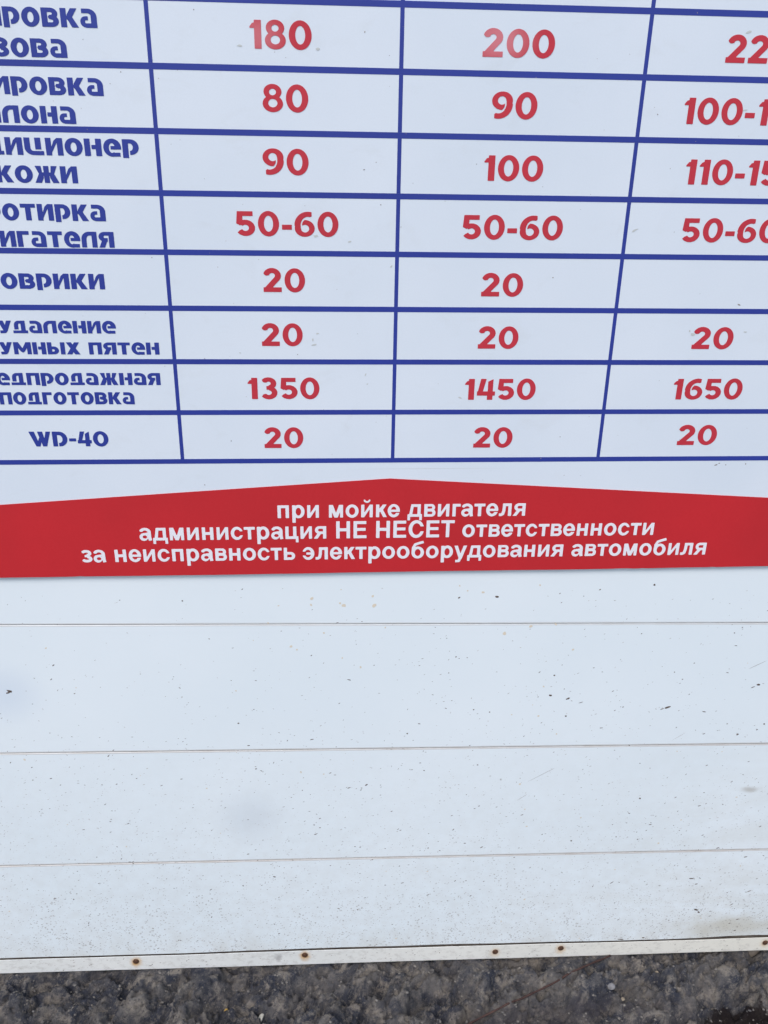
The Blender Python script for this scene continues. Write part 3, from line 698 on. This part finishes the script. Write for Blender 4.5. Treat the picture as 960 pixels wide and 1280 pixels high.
mesh_obj('scratch', V[:4], F[:1], SCUFF, board)

# ------------------------------------------------------------------ things lying on the ground
def gh(x, y): return float(ground_h(np.array([x]), np.array([y]))[0])
def rock(name, px, py, sx, sy, sz, mat, label, seed, cat='stone', group=None):
    x, y = on_ground(px, py, -.01); z = gh(x, y); r_ = random.Random(seed)
    bm = bmesh.new(); bmesh.ops.create_icosphere(bm, subdivisions=3, radius=1)
    dirs = [(Vector((r_.gauss(0, 1), r_.gauss(0, 1), r_.gauss(0, 1))).normalized(), r_.uniform(.62, .9)) for q in range(11)]
    for v in bm.verts:
        for d_, lim in dirs:
            e = v.co.dot(d_)
            if e > lim: v.co -= d_*(e-lim)*.85
        v.co = Vector((v.co.x*sx, v.co.y*sy, v.co.z*sz))
    o = bm_obj(name, bm, mat); o.location = (x, y, z+sz*.1); o.rotation_euler = (r_.uniform(-.3, .3), r_.uniform(-.3, .3), r_.uniform(0, 6))
    return tag(o, label, cat, group)
GRY = stone_mat('grey_stone', (.14, .14, .15), (.24, .23, .23)); PALE = stone_mat('pale_chip', (.30, .29, .25), (.48, .46, .40))
DRK = stone_mat('dark_stone', (.028, .03, .038), (.055, .055, .065)); TAN = stone_mat('tan_stone', (.20, .165, .12), (.33, .28, .21)); YEL = stone_mat('yellow_grit', (.30, .18, .04), (.45, .30, .08))
rock('pebble', 762, 1238, .0095, .008, .006, GRY, 'round light grey pebble on the dirt below the right part of the strip', 1)
rock('stone_chip', 326, 1262, .010, .0055, .005, PALE, 'pale sharp stone chip on the dark dirt near the bottom edge, left of centre', 2)

rock('small_pebble', 820, 1220, .0042, .004, .0035, TAN, 'tiny tan pebble in the dirt right of the round grey pebble', 4)
rock('small_pebble', 778, 1251, .0042, .0036, .0035, TAN, 'tiny tan pebble in the dirt just below the round grey pebble', 5)
rock('small_pebble', 282, 1249, .004, .004, .003, YEL, 'tiny yellow pebble in the dirt left of the pale stone chip', 6)



# gravel and grit that nobody could count
V = []; F = []
ico = [(0, 0, 1), (.9, 0, .2), (.28, .85, .2), (-.72, .53, .2), (-.72, -.53, .2), (.28, -.85, .2), (0, 0, -.6)]
icf = [(0, 1, 2), (0, 2, 3), (0, 3, 4), (0, 4, 5), (0, 5, 1), (6, 2, 1), (6, 3, 2), (6, 4, 3), (6, 5, 4), (6, 1, 5)]
cnt = 18000
gxs = nr.uniform(-1.1, 1.4, cnt); gys = nr.uniform(-.42, .0, cnt); gzs = ground_h(gxs, gys)
for x, y, z in zip(gxs, gys, gzs):
    s_ = .0007+.0032*rnd.random()**4; an = rnd.random()*6.3; ca, sa = math.cos(an), math.sin(an); b = len(V); e1, e2, e3 = rnd.uniform(.7, 1.3), rnd.uniform(.6, 1.2), rnd.uniform(.5, 1)
    for a_, b_, c_ in ico: V.append((x+s_*(a_*e1*ca-b_*e2*sa), y+s_*(a_*e1*sa+b_*e2*ca), z+s_*c_*e3))
    F += [tuple(b+t for t in q) for q in icf]
o = mesh_obj('gravel', V, F, GRIT); o['kind'] = 'stuff'; o['label'] = 'loose grit and gravel scattered over the rough dark ground'; o['category'] = 'gravel'

# rusty wire half sunk in the dirt, running up to the strip
pts = [(560, 1288), (585, 1277), (612, 1266), (640, 1253), (668, 1240), (695, 1230), (720, 1219), (742, 1208), (762, 1199)]
P3 = []
for q, (a, b) in enumerate(pts):
    x, y = on_ground(a, b, -.004); P3.append(Vector((x, y, 0)))
dense = []
for q in range(len(P3)-1):
    for t in range(8): dense.append(P3[q].lerp(P3[q+1], t/8))
dense.append(P3[-1])
zz = [max(gh(p.x+dx, p.y+dy) for dx in (-.004, 0, .004) for dy in (-.004, 0, .004)) for p in dense]
zz = [sum(zz[max(0, q-9):q+10])/len(zz[max(0, q-9):q+10])+.0030 for q in range(len(zz))]
zz = [max(z_, gh(p.x, p.y)) for z_, p in zip(zz, dense)]
zz = [sum(zz[max(0, q-2):q+3])/len(zz[max(0, q-2):q+3]) for q in range(len(zz))]
bm = bmesh.new(); rings = []
for q, p in enumerate(dense):
    d_ = (dense[min(q+1, len(dense)-1)]-dense[max(q-1, 0)]).normalized(); sd = Vector((-d_.y, d_.x, 0)); r_ = .0018+.0003*math.sin(q*.9)
    rings.append([bm.verts.new((p.x+sd.x*r_*math.cos(a), p.y+sd.y*r_*math.cos(a), zz[q]+r_*.4+r_*math.sin(a))) for a in [t*math.pi/4 for t in range(8)]])
for q in range(len(rings)-1):
    for t in range(8): bm.faces.new((rings[q][t], rings[q][(t+1) % 8], rings[q+1][(t+1) % 8], rings[q+1][t]))
bm.faces.new(rings[0]); bm.faces.new(rings[-1][::-1]); bmesh.ops.recalc_face_normals(bm, faces=bm.faces)
tag(bm_obj('rusty_wire', bm, WIRE, smooth=True), 'thin rusty brown wire lying slantwise in the dirt below the strip', 'wire')
